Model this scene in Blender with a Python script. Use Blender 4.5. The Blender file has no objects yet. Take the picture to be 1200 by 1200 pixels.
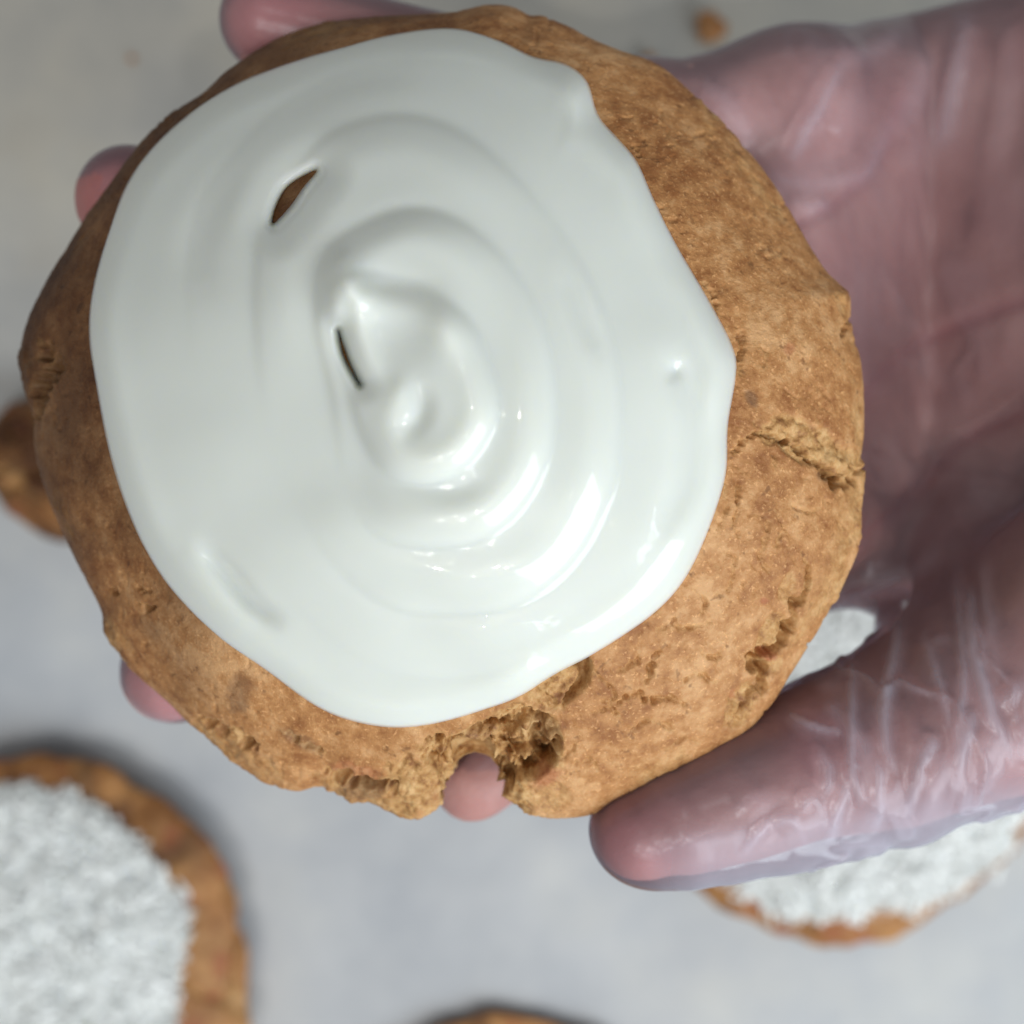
import bpy, math
import numpy as np
from mathutils import Vector

# ------------------------------------------------------------------ camera, world, lamps, exposure
scene = bpy.context.scene
H = 0.29                       # camera height above the baking paper (metres)
K = 0.42857                    # tan of the half angle of view
cam_data = bpy.data.cameras.new('camera')
cam = bpy.data.objects.new('camera', cam_data)
scene.collection.objects.link(cam)
cam.location = (0, 0, H)
cam.rotation_euler = (0, 0, 0)
cam_data.sensor_width = 36
cam_data.lens = 18 / K
cam_data.clip_start = 0.005
cam_data.clip_end = 50
cam_data.dof.use_dof = True
cam_data.dof.focus_distance = 0.139
cam_data.dof.aperture_fstop = 10.5
scene.camera = cam

world = bpy.data.worlds.new('World')
scene.world = world
world.use_nodes = True
world.node_tree.nodes['Background'].inputs[0].default_value = (0.90, 0.96, 0.98, 1)
world.node_tree.nodes['Background'].inputs[1].default_value = 0.25


def area_light(name, direction, dist, size, energy, color, target=(0, 0, 0.13), shape='SQUARE', size_y=None):
    l = bpy.data.lights.new(name, 'AREA')
    l.energy = energy
    l.color = color
    l.shape = shape
    l.size = size
    if size_y:
        l.size_y = size_y
    o = bpy.data.objects.new(name, l)
    scene.collection.objects.link(o)
    d = Vector(direction).normalized()
    o.location = Vector(target) + d * dist
    o.rotation_euler = d.to_track_quat('Z', 'Y').to_euler()
    return o


area_light('window_light', (0.67, -0.62, 0.60), 0.95, 0.75, 8.8, (0.90, 0.97, 1.0), shape='RECTANGLE', size_y=0.60)
for lx, ly, lz, sz, en in [(0.02, -0.42, 1.0, 0.012, 2.6), (0.12, -0.50, 1.0, 0.010, 1.8), (-0.24, -0.30, 1.0, 0.012, 1.8), (-0.05, 0.16, 1.0, 0.010, 1.0), (-0.32, -0.52, 1.0, 0.012, 1.6),
                           (0.28, -0.26, 1.0, 0.010, 1.0), (-0.10, -0.72, 1.0, 0.012, 1.6)]:
    area_light('glint_lamp', (lx, ly, lz), 1.6, sz, en, (1.0, 0.97, 0.92), shape='DISK')  # unseen lamps added to put glints on the icing

scene.view_settings.view_transform = 'Standard'
scene.view_settings.look = 'None'
scene.view_settings.gamma = 1
scene.view_settings.exposure = 0
scene.cycles.use_denoising = True
scene.cycles.max_bounces = 10
scene.cycles.transparent_max_bounces = 16

# ------------------------------------------------------------------ helpers
COL = scene.collection
rng = np.random.default_rng(7)


def px_at(px, py, d):
    """point seen at picture position (0..1200) at depth d below the camera"""
    px = np.asarray(px, float); py = np.asarray(py, float)
    x = (px - 600) / 600 * K * d
    y = -(py - 600) / 600 * K * d
    return np.stack([x, y, H - d + 0 * x], -1)


def smooth(a, b, x):
    t = np.clip((x - a) / (b - a), 0, 1)
    return t * t * (3 - 2 * t)


def _hash(ix, iy, iz, seed):
    h = (ix * 374761393 + iy * 668265263 + iz * 2147483647 + seed * 1274126177) & 0xffffffff
    h = ((h ^ (h >> 13)) * 1274126177) & 0xffffffff
    h = ((h ^ (h >> 16)) * 2246822519) & 0xffffffff
    return ((h ^ (h >> 15)) & 0xffffff) / float(0xffffff) * 2 - 1


def noise3(p, seed=0):
    f = np.floor(p)
    i = f.astype(np.int64)
    t = p - f
    t = t * t * t * (t * (t * 6 - 15) + 10)
    out = 0
    for dx in (0, 1):
        wx = t[..., 0] if dx else 1 - t[..., 0]
        for dy in (0, 1):
            wy = t[..., 1] if dy else 1 - t[..., 1]
            for dz in (0, 1):
                wz = t[..., 2] if dz else 1 - t[..., 2]
                out = out + wx * wy * wz * _hash(i[..., 0] + dx, i[..., 1] + dy, i[..., 2] + dz, seed)
    return out


def fbm(p, octaves=4, seed=0, gain=0.5):
    a, s, f = 1.0, 0, 1.0
    for k in range(octaves):
        s = s + a * noise3(p * f + 17.3 * k, seed + k)
        a *= gain; f *= 2.03
    return s


def p2(px, py, scale, z=0.0):
    return np.stack([px / scale, py / scale, 0 * px + z], -1)


def spline(pts, n=8, closed=False):
    pts = np.array(pts, float)
    m = len(pts)
    out = []
    segs = m if closed else m - 1
    for i in range(segs):
        if closed:
            p0, p1, p2_, p3 = pts[(i - 1) % m], pts[i], pts[(i + 1) % m], pts[(i + 2) % m]
        else:
            p0, p1, p2_, p3 = pts[max(i - 1, 0)], pts[i], pts[i + 1], pts[min(i + 2, m - 1)]
        for k in range(n):
            t = k / n
            out.append(0.5 * ((2 * p1) + (-p0 + p2_) * t + (2 * p0 - 5 * p1 + 4 * p2_ - p3) * t * t
                              + (-p0 + 3 * p1 - 3 * p2_ + p3) * t ** 3))
    if not closed:
        out.append(pts[-1])
    return np.array(out)


# picture-aligned rasters (one cell = one picture unit) that hold heights for the swirls and cracks
N = 1240
OFF = 20
GY, GX = np.mgrid[0:N, 0:N].astype(np.float32)
GX -= OFF; GY -= OFF


def dist_line(pts, reach, closed=False, vals=None):
    """distance to a polyline (and an interpolated value along it), only computed within reach"""
    D = np.full((N, N), 1e3, np.float32)
    V = np.zeros((N, N), np.float32)
    pts = np.array(pts, float)
    if closed:
        pts = np.vstack([pts, pts[:1]])
    if vals is None:
        vals = np.ones(len(pts))
    for a, b, va, vb in zip(pts[:-1], pts[1:], vals[:-1], vals[1:]):
        x0 = int(max(min(a[0], b[0]) - reach + OFF, 0)); x1 = int(min(max(a[0], b[0]) + reach + OFF + 1, N))
        y0 = int(max(min(a[1], b[1]) - reach + OFF, 0)); y1 = int(min(max(a[1], b[1]) + reach + OFF + 1, N))
        if x1 <= x0 or y1 <= y0:
            continue
        gx = GX[y0:y1, x0:x1]; gy = GY[y0:y1, x0:x1]
        d = b - a
        L = d @ d + 1e-9
        t = np.clip(((gx - a[0]) * d[0] + (gy - a[1]) * d[1]) / L, 0, 1)
        dd = np.hypot(gx - a[0] - t * d[0], gy - a[1] - t * d[1])
        sub = D[y0:y1, x0:x1]
        m = dd < sub
        sub[m] = dd[m]
        V[y0:y1, x0:x1][m] = (va + (vb - va) * t)[m]
    return D, V


def inside(pts):
    r = np.zeros((N, N), bool)
    pts = np.array(pts, float)
    x0s, y0s = pts[:, 0], pts[:, 1]
    x1s, y1s = np.roll(x0s, -1), np.roll(y0s, -1)
    for x0, y0, x1, y1 in zip(x0s, y0s, x1s, y1s):
        if y0 == y1:
            continue
        rows = slice(int(max(min(y0, y1) + OFF - 1, 0)), int(min(max(y0, y1) + OFF + 2, N)))
        gx, gy = GX[rows], GY[rows]
        c = ((gy >= min(y0, y1)) & (gy < max(y0, y1))) & (gx < (x1 - x0) * (gy - y0) / (y1 - y0) + x0)
        r[rows] ^= c
    return r


def blur(a, s):
    r = int(3 * s + 1)
    k = np.exp(-0.5 * (np.arange(-r, r + 1) / s) ** 2); k /= k.sum()
    p = np.pad(a, ((r, r), (0, 0)), 'edge')
    a = sum(k[i] * p[i:i + a.shape[0]] for i in range(2 * r + 1))
    p = np.pad(a, ((0, 0), (r, r)), 'edge')
    return sum(k[i] * p[:, i:i + a.shape[1]] for i in range(2 * r + 1))


def sample(img, px, py):
    x = np.clip(px + OFF, 0, N - 1.001); y = np.clip(py + OFF, 0, N - 1.001)
    ix = x.astype(int); iy = y.astype(int)
    fx = x - ix; fy = y - iy
    return (img[iy, ix] * (1 - fx) * (1 - fy) + img[iy, ix + 1] * fx * (1 - fy)
            + img[iy + 1, ix] * (1 - fx) * fy + img[iy + 1, ix + 1] * fx * fy)


def mesh_from(name, verts, faces, mat, parent=None, attrs=None, smooth_shade=True):
    me = bpy.data.meshes.new(name)
    faces = np.asarray(faces, np.int32)
    nv = len(verts); nf, k = faces.shape
    me.vertices.add(nv)
    me.vertices.foreach_set('co', np.asarray(verts, np.float32).ravel())
    me.loops.add(nf * k)
    me.loops.foreach_set('vertex_index', faces.ravel())
    me.polygons.add(nf)
    me.polygons.foreach_set('loop_start', np.arange(0, nf * k, k, dtype=np.int32))
    me.update(calc_edges=True)
    me.polygons.foreach_set('use_smooth', np.full(nf, smooth_shade))
    for an, av in (attrs or {}).items():
        at = me.attributes.new(an, 'FLOAT', 'POINT')
        at.data.foreach_set('value', np.asarray(av, np.float32).ravel())
    me.validate()
    me.materials.append(mat)
    o = bpy.data.objects.new(name, me)
    COL.objects.link(o)
    if parent:
        o.parent = parent
    return o


def empty(name, loc, label, cat, group=None):
    o = bpy.data.objects.new(name, None)
    COL.objects.link(o)
    o.location = loc
    o.empty_display_size = 0.01
    o['label'] = label; o['category'] = cat
    if group:
        o['group'] = group
    return o


def attach(o, parent):
    """parent while keeping the mesh in world coordinates"""
    me = o.data
    n = len(me.vertices)
    co = np.empty(n * 3, np.float32)
    me.vertices.foreach_get('co', co)
    co = co.reshape(-1, 3) - np.array(parent.location, np.float32)
    me.vertices.foreach_set('co', co.ravel())
    me.update()
    o.parent = parent


# ------------------------------------------------------------------ materials
def new_mat(name):
    m = bpy.data.materials.new(name)
    m.use_nodes = True
    nt = m.node_tree
    return m, nt, nt.nodes['Principled BSDF'], nt.nodes['Material Output']


def nd(nt, typ, **kw):
    n = nt.nodes.new(typ)
    for k, v in kw.items():
        if k.startswith('i_'):
            n.inputs[k[2:].replace('_', ' ')].default_value = v
        else:
            setattr(n, k, v)
    return n


def ramp(nt, fac, stops):
    r = nt.nodes.new('ShaderNodeValToRGB')
    while len(r.color_ramp.elements) < len(stops):
        r.color_ramp.elements.new(0.5)
    for e, (p, c) in zip(r.color_ramp.elements, stops):
        e.position = p
        e.color = (*c, 1) if len(c) == 3 else c
    nt.links.new(fac, r.inputs[0])
    return r.outputs[0]


def mixc(nt, fac, a, b):
    m = nt.nodes.new('ShaderNodeMix')
    m.data_type = 'RGBA'
    for s, v in ((m.inputs[0], fac), (m.inputs[6], a), (m.inputs[7], b)):
        if isinstance(v, (int, float)):
            s.default_value = v
        elif isinstance(v, tuple):
            s.default_value = (*v, 1)
        else:
            nt.links.new(v, s)
    return m.outputs[2]


def noise_tex(nt, vec, scale, detail=4, rough=0.55):
    n = nd(nt, 'ShaderNodeTexNoise')
    n.inputs['Scale'].default_value = scale
    n.inputs['Detail'].default_value = detail
    n.inputs['Roughness'].default_value = rough
    nt.links.new(vec, n.inputs['Vector'])
    return n.outputs[0]


def crust_material(name, c_dark, c_mid, c_light, bump=0.5):
    m, nt, bs, out = new_mat(name)
    tc = nd(nt, 'ShaderNodeTexCoord').outputs['Object']
    big = noise_tex(nt, tc, 55, 3)
    fine = noise_tex(nt, tc, 420, 5, 0.65)
    grain = noise_tex(nt, tc, 1900, 3, 0.6)
    add = nd(nt, 'ShaderNodeMath', operation='MULTIPLY_ADD')
    nt.links.new(fine, add.inputs[0]); add.inputs[1].default_value = 0.55
    sc = nd(nt, 'ShaderNodeMath', operation='MULTIPLY'); nt.links.new(big, sc.inputs[0]); sc.inputs[1].default_value = 0.45
    nt.links.new(sc.outputs[0], add.inputs[2])
    col = ramp(nt, add.outputs[0], [(0.39, c_dark), (0.50, c_mid), (0.61, c_light)])
    # pale floury speckle and small dark caramel flecks
    col = mixc(nt, ramp(nt, grain, [(0.58, (0, 0, 0)), (0.70, (0.45, 0.45, 0.45))]), col, tuple(min(1, c * 1.55) for c in c_light))
    col = mixc(nt, ramp(nt, noise_tex(nt, tc, 650, 2), [(0.27, (0.6, 0.6, 0.6)), (0.36, (0, 0, 0))]), col, tuple(c * 0.5 for c in c_dark))
    # open crumb
    at = nd(nt, 'ShaderNodeAttribute', attribute_name='crumb')
    ccol = ramp(nt, noise_tex(nt, tc, 500, 5, 0.7), [(0.34, (0.22, 0.09, 0.03)), (0.48, (0.44, 0.235, 0.085)), (0.66, (0.61, 0.39, 0.18))])
    col = mixc(nt, at.outputs['Fac'], col, ccol)
    # carrot red flecks / raisin skins and other dark patches
    at2 = nd(nt, 'ShaderNodeAttribute', attribute_name='fleck')
    col = mixc(nt, at2.outputs['Fac'], col, (0.36, 0.12, 0.05))
    at3 = nd(nt, 'ShaderNodeAttribute', attribute_name='dark_patch')
    col = mixc(nt, at3.outputs['Fac'], col, (0.10, 0.05, 0.03))
    at4 = nd(nt, 'ShaderNodeAttribute', attribute_name='painted_shade')  # painted shade, multiplied into the crust colour
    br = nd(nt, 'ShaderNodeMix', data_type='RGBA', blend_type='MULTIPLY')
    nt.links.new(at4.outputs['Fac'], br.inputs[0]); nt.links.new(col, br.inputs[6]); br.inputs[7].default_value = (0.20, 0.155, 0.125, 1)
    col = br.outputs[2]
    nt.links.new(col, bs.inputs['Base Color'])
    bs.inputs['Roughness'].default_value = 0.62
    bs.inputs['Specular IOR Level'].default_value = 0.35
    bs.inputs['Subsurface Weight'].default_value = 0.12
    bs.inputs['Subsurface Radius'].default_value = (1.0, 0.5, 0.2)
    bs.inputs['Subsurface Scale'].default_value = 0.002
    b = nd(nt, 'ShaderNodeBump'); b.inputs['Strength'].default_value = bump; b.inputs['Distance'].default_value = 0.00018
    mx = nd(nt, 'ShaderNodeMath', operation='ADD')
    nt.links.new(grain, mx.inputs[0]); nt.links.new(noise_tex(nt, tc, 1250, 4, 0.65), mx.inputs[1])
    nt.links.new(mx.outputs[0], b.inputs['Height'])
    nt.links.new(b.outputs[0], bs.inputs['Normal'])
    return m


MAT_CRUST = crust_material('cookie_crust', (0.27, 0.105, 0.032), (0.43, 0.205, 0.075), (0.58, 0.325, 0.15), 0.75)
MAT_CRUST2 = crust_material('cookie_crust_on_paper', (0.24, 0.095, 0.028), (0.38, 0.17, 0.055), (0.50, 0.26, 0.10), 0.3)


def icing_material():
    m, nt, bs, out = new_mat('white_icing')
    bs.inputs['Base Color'].default_value = (0.70, 0.73, 0.695, 1)
    bs.inputs['Subsurface Weight'].default_value = 0.9
    bs.inputs['Subsurface Radius'].default_value = (1.0, 0.9, 0.62)
    bs.inputs['Subsurface Scale'].default_value = 0.0032
    bs.inputs['Specular IOR Level'].default_value = 0.30
    bs.inputs['Coat Weight'].default_value = 0.6
    bs.inputs['Coat Roughness'].default_value = 0.035
    tc = nd(nt, 'ShaderNodeTexCoord').outputs['Object']
    r = nd(nt, 'ShaderNodeMapRange'); nt.links.new(noise_tex(nt, tc, 70, 3), r.inputs[0])
    r.inputs[3].default_value = 0.26; r.inputs[4].default_value = 0.38
    nt.links.new(r.outputs[0], bs.inputs['Roughness'])
    b = nd(nt, 'ShaderNodeBump'); b.inputs['Strength'].default_value = 0.35; b.inputs['Distance'].default_value = 0.0003
    nt.links.new(noise_tex(nt, tc, 260, 2, 0.45), b.inputs['Height'])
    nt.links.new(b.outputs[0], bs.inputs['Coat Normal'])
    b2 = nd(nt, 'ShaderNodeBump'); b2.inputs['Strength'].default_value = 0.12; b2.inputs['Distance'].default_value = 0.00008
    nt.links.new(noise_tex(nt, tc, 1100, 3, 0.6), b2.inputs['Height'])
    nt.links.new(b2.outputs[0], bs.inputs['Normal'])
    return m


MAT_ICING = icing_material()


def paper_material():
    m, nt, bs, out = new_mat('baking_paper')
    tc = nd(nt, 'ShaderNodeTexCoord').outputs['Object']
    mo = noise_tex(nt, tc, 22, 5, 0.6)
    col = ramp(nt, mo, [(0.30, (0.31, 0.33, 0.365)), (0.5, (0.385, 0.40, 0.425)), (0.72, (0.46, 0.465, 0.46))])
    st = ramp(nt, noise_tex(nt, tc, 9, 4), [(0.60, (0, 0, 0)), (0.74, (0.6, 0.6, 0.6))])
    col = mixc(nt, st, col, (0.35, 0.32, 0.28))
    # warmer tint towards the upper half of the sheet
    sx = nd(nt, 'ShaderNodeSeparateXYZ'); nt.links.new(tc, sx.inputs[0])
    g1 = nd(nt, 'ShaderNodeMath', operation='MULTIPLY_ADD'); nt.links.new(noise_tex(nt, tc, 14, 3), g1.inputs[0]); g1.inputs[1].default_value = 0.12
    nt.links.new(sx.outputs[1], g1.inputs[2])
    g2 = nd(nt, 'ShaderNodeMapRange'); nt.links.new(g1.outputs[0], g2.inputs[0])
    g2.inputs[1].default_value = 0.02; g2.inputs[2].default_value = 0.16
    yel = nd(nt, 'ShaderNodeMix', data_type='RGBA', blend_type='MULTIPLY')
    nt.links.new(g2.outputs[0], yel.inputs[0]); nt.links.new(col, yel.inputs[6]); yel.inputs[7].default_value = (1.10, 1.02, 0.88, 1)
    col = yel.outputs[2]
    nt.links.new(col, bs.inputs['Base Color'])
    r = nd(nt, 'ShaderNodeMapRange'); nt.links.new(noise_tex(nt, tc, 30, 4), r.inputs[0])
    r.inputs[3].default_value = 0.28; r.inputs[4].default_value = 0.55
    nt.links.new(r.outputs[0], bs.inputs['Roughness'])
    bs.inputs['Specular IOR Level'].default_value = 0.5
    b = nd(nt, 'ShaderNodeBump'); b.inputs['Strength'].default_value = 0.35; b.inputs['Distance'].default_value = 0.003
    nt.links.new(noise_tex(nt, tc, 18, 3), b.inputs['Height'])
    nt.links.new(b.outputs[0], bs.inputs['Normal'])
    return m


MAT_PAPER = paper_material()


def coconut_material():
    m, nt, bs, out = new_mat('grated_coconut')
    oi = nd(nt, 'ShaderNodeTexCoord').outputs['Object']
    col = ramp(nt, noise_tex(nt, oi, 300, 2), [(0.35, (0.68, 0.70, 0.69)), (0.6, (0.80, 0.82, 0.82))])
    nt.links.new(col, bs.inputs['Base Color'])
    bs.inputs['Roughness'].default_value = 0.55
    bs.inputs['Subsurface Weight'].default_value = 0.0
    return m


MAT_COCO = coconut_material()


def skin_material():
    m, nt, bs, out = new_mat('skin')
    tc = nd(nt, 'ShaderNodeTexCoord').outputs['Object']
    col = ramp(nt, noise_tex(nt, tc, 60, 4), [(0.32, (0.34, 0.15, 0.14)), (0.5, (0.41, 0.20, 0.185)), (0.7, (0.48, 0.265, 0.245))])
    at = nd(nt, 'ShaderNodeAttribute', attribute_name='flush')
    col = mixc(nt, at.outputs['Fac'], col, (0.42, 0.13, 0.14))
    nt.links.new(col, bs.inputs['Base Color'])
    bs.inputs['Roughness'].default_value = 0.5
    bs.inputs['Subsurface Weight'].default_value = 0.35
    bs.inputs['Subsurface Radius'].default_value = (1.0, 0.35, 0.2)
    bs.inputs['Subsurface Scale'].default_value = 0.006
    b = nd(nt, 'ShaderNodeBump'); b.inputs['Strength'].default_value = 0.3; b.inputs['Distance'].default_value = 0.0004
    nt.links.new(noise_tex(nt, tc, 700, 3), b.inputs['Height'])
    nt.links.new(b.outputs[0], bs.inputs['Normal'])
    return m


MAT_SKIN = skin_material()


def glove_material():
    m = bpy.data.materials.new('clear_plastic_film')
    m.use_nodes = True
    nt = m.node_tree
    nt.nodes.clear()
    out = nd(nt, 'ShaderNodeOutputMaterial')
    tc = nd(nt, 'ShaderNodeTexCoord').outputs['Object']
    b = nd(nt, 'ShaderNodeBump'); b.inputs['Strength'].default_value = 0.35; b.inputs['Distance'].default_value = 0.0008
    mp = nd(nt, 'ShaderNodeMapping'); nt.links.new(tc, mp.inputs[0])
    mp.inputs['Rotation'].default_value = (0, 0, 0.3); mp.inputs['Scale'].default_value = (1, 0.30, 0.5)
    nt.links.new(noise_tex(nt, mp.outputs[0], 190, 3, 0.5), b.inputs['Height'])
    tr = nd(nt, 'ShaderNodeBsdfTransparent'); tr.inputs[0].default_value = (0.99, 0.988, 0.995, 1)
    df = nd(nt, 'ShaderNodeBsdfDiffuse'); df.inputs[0].default_value = (0.80, 0.82, 0.98, 1)
    tl = nd(nt, 'ShaderNodeBsdfTranslucent'); tl.inputs[0].default_value = (0.80, 0.82, 0.98, 1)
    gl = nd(nt, 'ShaderNodeBsdfGlossy'); gl.inputs['Roughness'].default_value = 0.24
    gl.inputs[0].default_value = (0.9, 0.92, 1.0, 1)
    for n in (df, tl, gl):
        nt.links.new(b.outputs[0], n.inputs['Normal'])
    m1 = nd(nt, 'ShaderNodeMixShader'); m1.inputs[0].default_value = 0.5
    nt.links.new(df.outputs[0], m1.inputs[1]); nt.links.new(tl.outputs[0], m1.inputs[2])
    at = nd(nt, 'ShaderNodeAttribute', attribute_name='fold_sheen')
    lw = nd(nt, 'ShaderNodeLayerWeight'); lw.inputs[0].default_value = 0.25
    nt.links.new(b.outputs[0], lw.inputs['Normal'])
    mul = nd(nt, 'ShaderNodeMath', operation='MULTIPLY_ADD'); mul.use_clamp = True
    nt.links.new(lw.outputs['Facing'], mul.inputs[0]); mul.inputs[1].default_value = 0.13
    a2 = nd(nt, 'ShaderNodeMath', operation='MULTIPLY_ADD'); nt.links.new(at.outputs['Fac'], a2.inputs[0])
    a2.inputs[1].default_value = 0.55; a2.inputs[2].default_value = 0.10
    nt.links.new(a2.outputs[0], mul.inputs[2])
    m2 = nd(nt, 'ShaderNodeMixShader')
    nt.links.new(mul.outputs[0], m2.inputs[0]); nt.links.new(tr.outputs[0], m2.inputs[1]); nt.links.new(m1.outputs[0], m2.inputs[2])
    fr = nd(nt, 'ShaderNodeFresnel'); fr.inputs[0].default_value = 1.30
    nt.links.new(b.outputs[0], fr.inputs['Normal'])
    m3 = nd(nt, 'ShaderNodeMixShader')
    nt.links.new(fr.outputs[0], m3.inputs[0]); nt.links.new(m2.outputs[0], m3.inputs[1]); nt.links.new(gl.outputs[0], m3.inputs[2])
    nt.links.new(m3.outputs[0], out.inputs[0])
    return m


MAT_GLOVE = glove_material()

# ------------------------------------------------------------------ setting: baking paper sheet
def build_paper():
    n = 160
    half = 0.8
    # finer in the middle
    u = np.linspace(-1, 1, n)
    u = np.sign(u) * np.abs(u) ** 1.6 * half
    X, Y = np.meshgrid(u, u)
    P = np.stack([X, Y, 0 * X], -1)
    z = 0.0007 * fbm(P * 22, 3, 5) + 0.0010 * fbm(P * 7, 2, 9)
    P[..., 2] = z - 0.0012
    idx = np.arange(n * n).reshape(n, n)
    F = np.stack([idx[:-1, :-1], idx[:-1, 1:], idx[1:, 1:], idx[1:, :-1]], -1).reshape(-1, 4)
    o = mesh_from('baking_paper', P.reshape(-1, 3), F, MAT_PAPER)
    o['kind'] = 'structure'


build_paper()

# ------------------------------------------------------------------ the held cookie
OUT = [(570, 5), (600, 8), (622, 20), (638, 20), (700, 45), (770, 75), (830, 125), (880, 180), (930, 248), (965, 308), (985, 330), (999, 343),
       (1000, 372), (1004, 400), (1011, 430), (1014, 500), (1012, 535), (1019, 548), (1012, 575), (1010, 605), (1003, 650), (975, 710), (935, 780),
       (885, 845), (840, 880), (780, 918), (720, 943), (690, 957), (650, 961), (612, 955), (600, 945), (588, 940), (573, 929), (569, 918), (565, 908), (560, 901), (554, 907), (549, 916),
       (541, 927), (525, 945), (500, 960), (480, 965), (455, 955), (435, 945), (410, 943), (385, 930), (372, 922), (345, 928), (300, 915), (240, 870), (190, 820),
       (150, 780), (124, 745), (118, 715), (95, 672), (62, 605), (42, 540), (34, 490), (20, 440), (25, 400), (45, 350), (85, 280),
       (105, 245), (138, 200), (170, 160), (200, 130), (235, 108), (270, 80), (330, 45), (400, 28), (480, 20), (520, 17), (545, 12)]
CC = np.array([455.0, 415.0])
NT = 1700


def polar_outline(pts, c, nt, n=10):
    s = spline(pts, n, True)
    a = np.unwrap(np.arctan2(s[:, 1] - c[1], s[:, 0] - c[0]))
    r = np.hypot(s[:, 0] - c[0], s[:, 1] - c[1])
    th = np.linspace(0, 2 * np.pi, nt, endpoint=False)
    am = a % (2 * np.pi)
    o = np.argsort(am)
    am, r = am[o], r[o]
    am = np.concatenate([am[-5:] - 2 * np.pi, am, am[:5] + 2 * np.pi]); r = np.concatenate([r[-5:], r, r[:5]])
    return th, np.interp(th, am, r)


def csm(r, w):
    k = np.exp(-0.5 * (np.arange(-3 * w, 3 * w + 1) / w) ** 2); k /= k.sum()
    p = np.concatenate([r[-3 * w:], r, r[:3 * w]])
    return np.convolve(p, k, 'valid')


TH, RO = polar_outline(OUT, CC, NT)
RO = csm(RO, 2)
RSM = csm(RO, 45)                       # smooth outline that drives the dome
D_RIM, D_TOP = 0.1545, 0.1330


def dome_h(rho):
    return np.clip(1 - np.clip(rho, 0, 1) ** 2.35, 0, 1) ** 0.66


def tilt(px, py):
    """the cookie leans: its upper left side hangs lower than its lower right side"""
    return -0.0042 * ((px - 520) * 0.8 + (py - 480) * 0.6) / 490


def cookie_depth(px, py):
    """depth of the undisplaced crust under a picture position"""
    a = np.arctan2(py - CC[1], px - CC[0]) % (2 * np.pi)
    r = np.hypot(px - CC[0], py - CC[1])
    R = np.interp(a, np.append(TH, 2 * np.pi), np.append(RSM, RSM[0]))
    return D_RIM - (D_RIM - D_TOP) * dome_h(r / R) + tilt(px, py)


# crack, cavity and crumb maps -------------------------------------------------
def jag(pts, amp=4, n=7, seed=0):
    s = spline(pts, n)
    r = np.random.default_rng(seed)
    k = r.normal(0, 1, (len(s), 2))
    k = (k + np.roll(k, 1, 0)) * 0.7
    s[1:-1] += k[1:-1] * amp * 0.6
    return s


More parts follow.
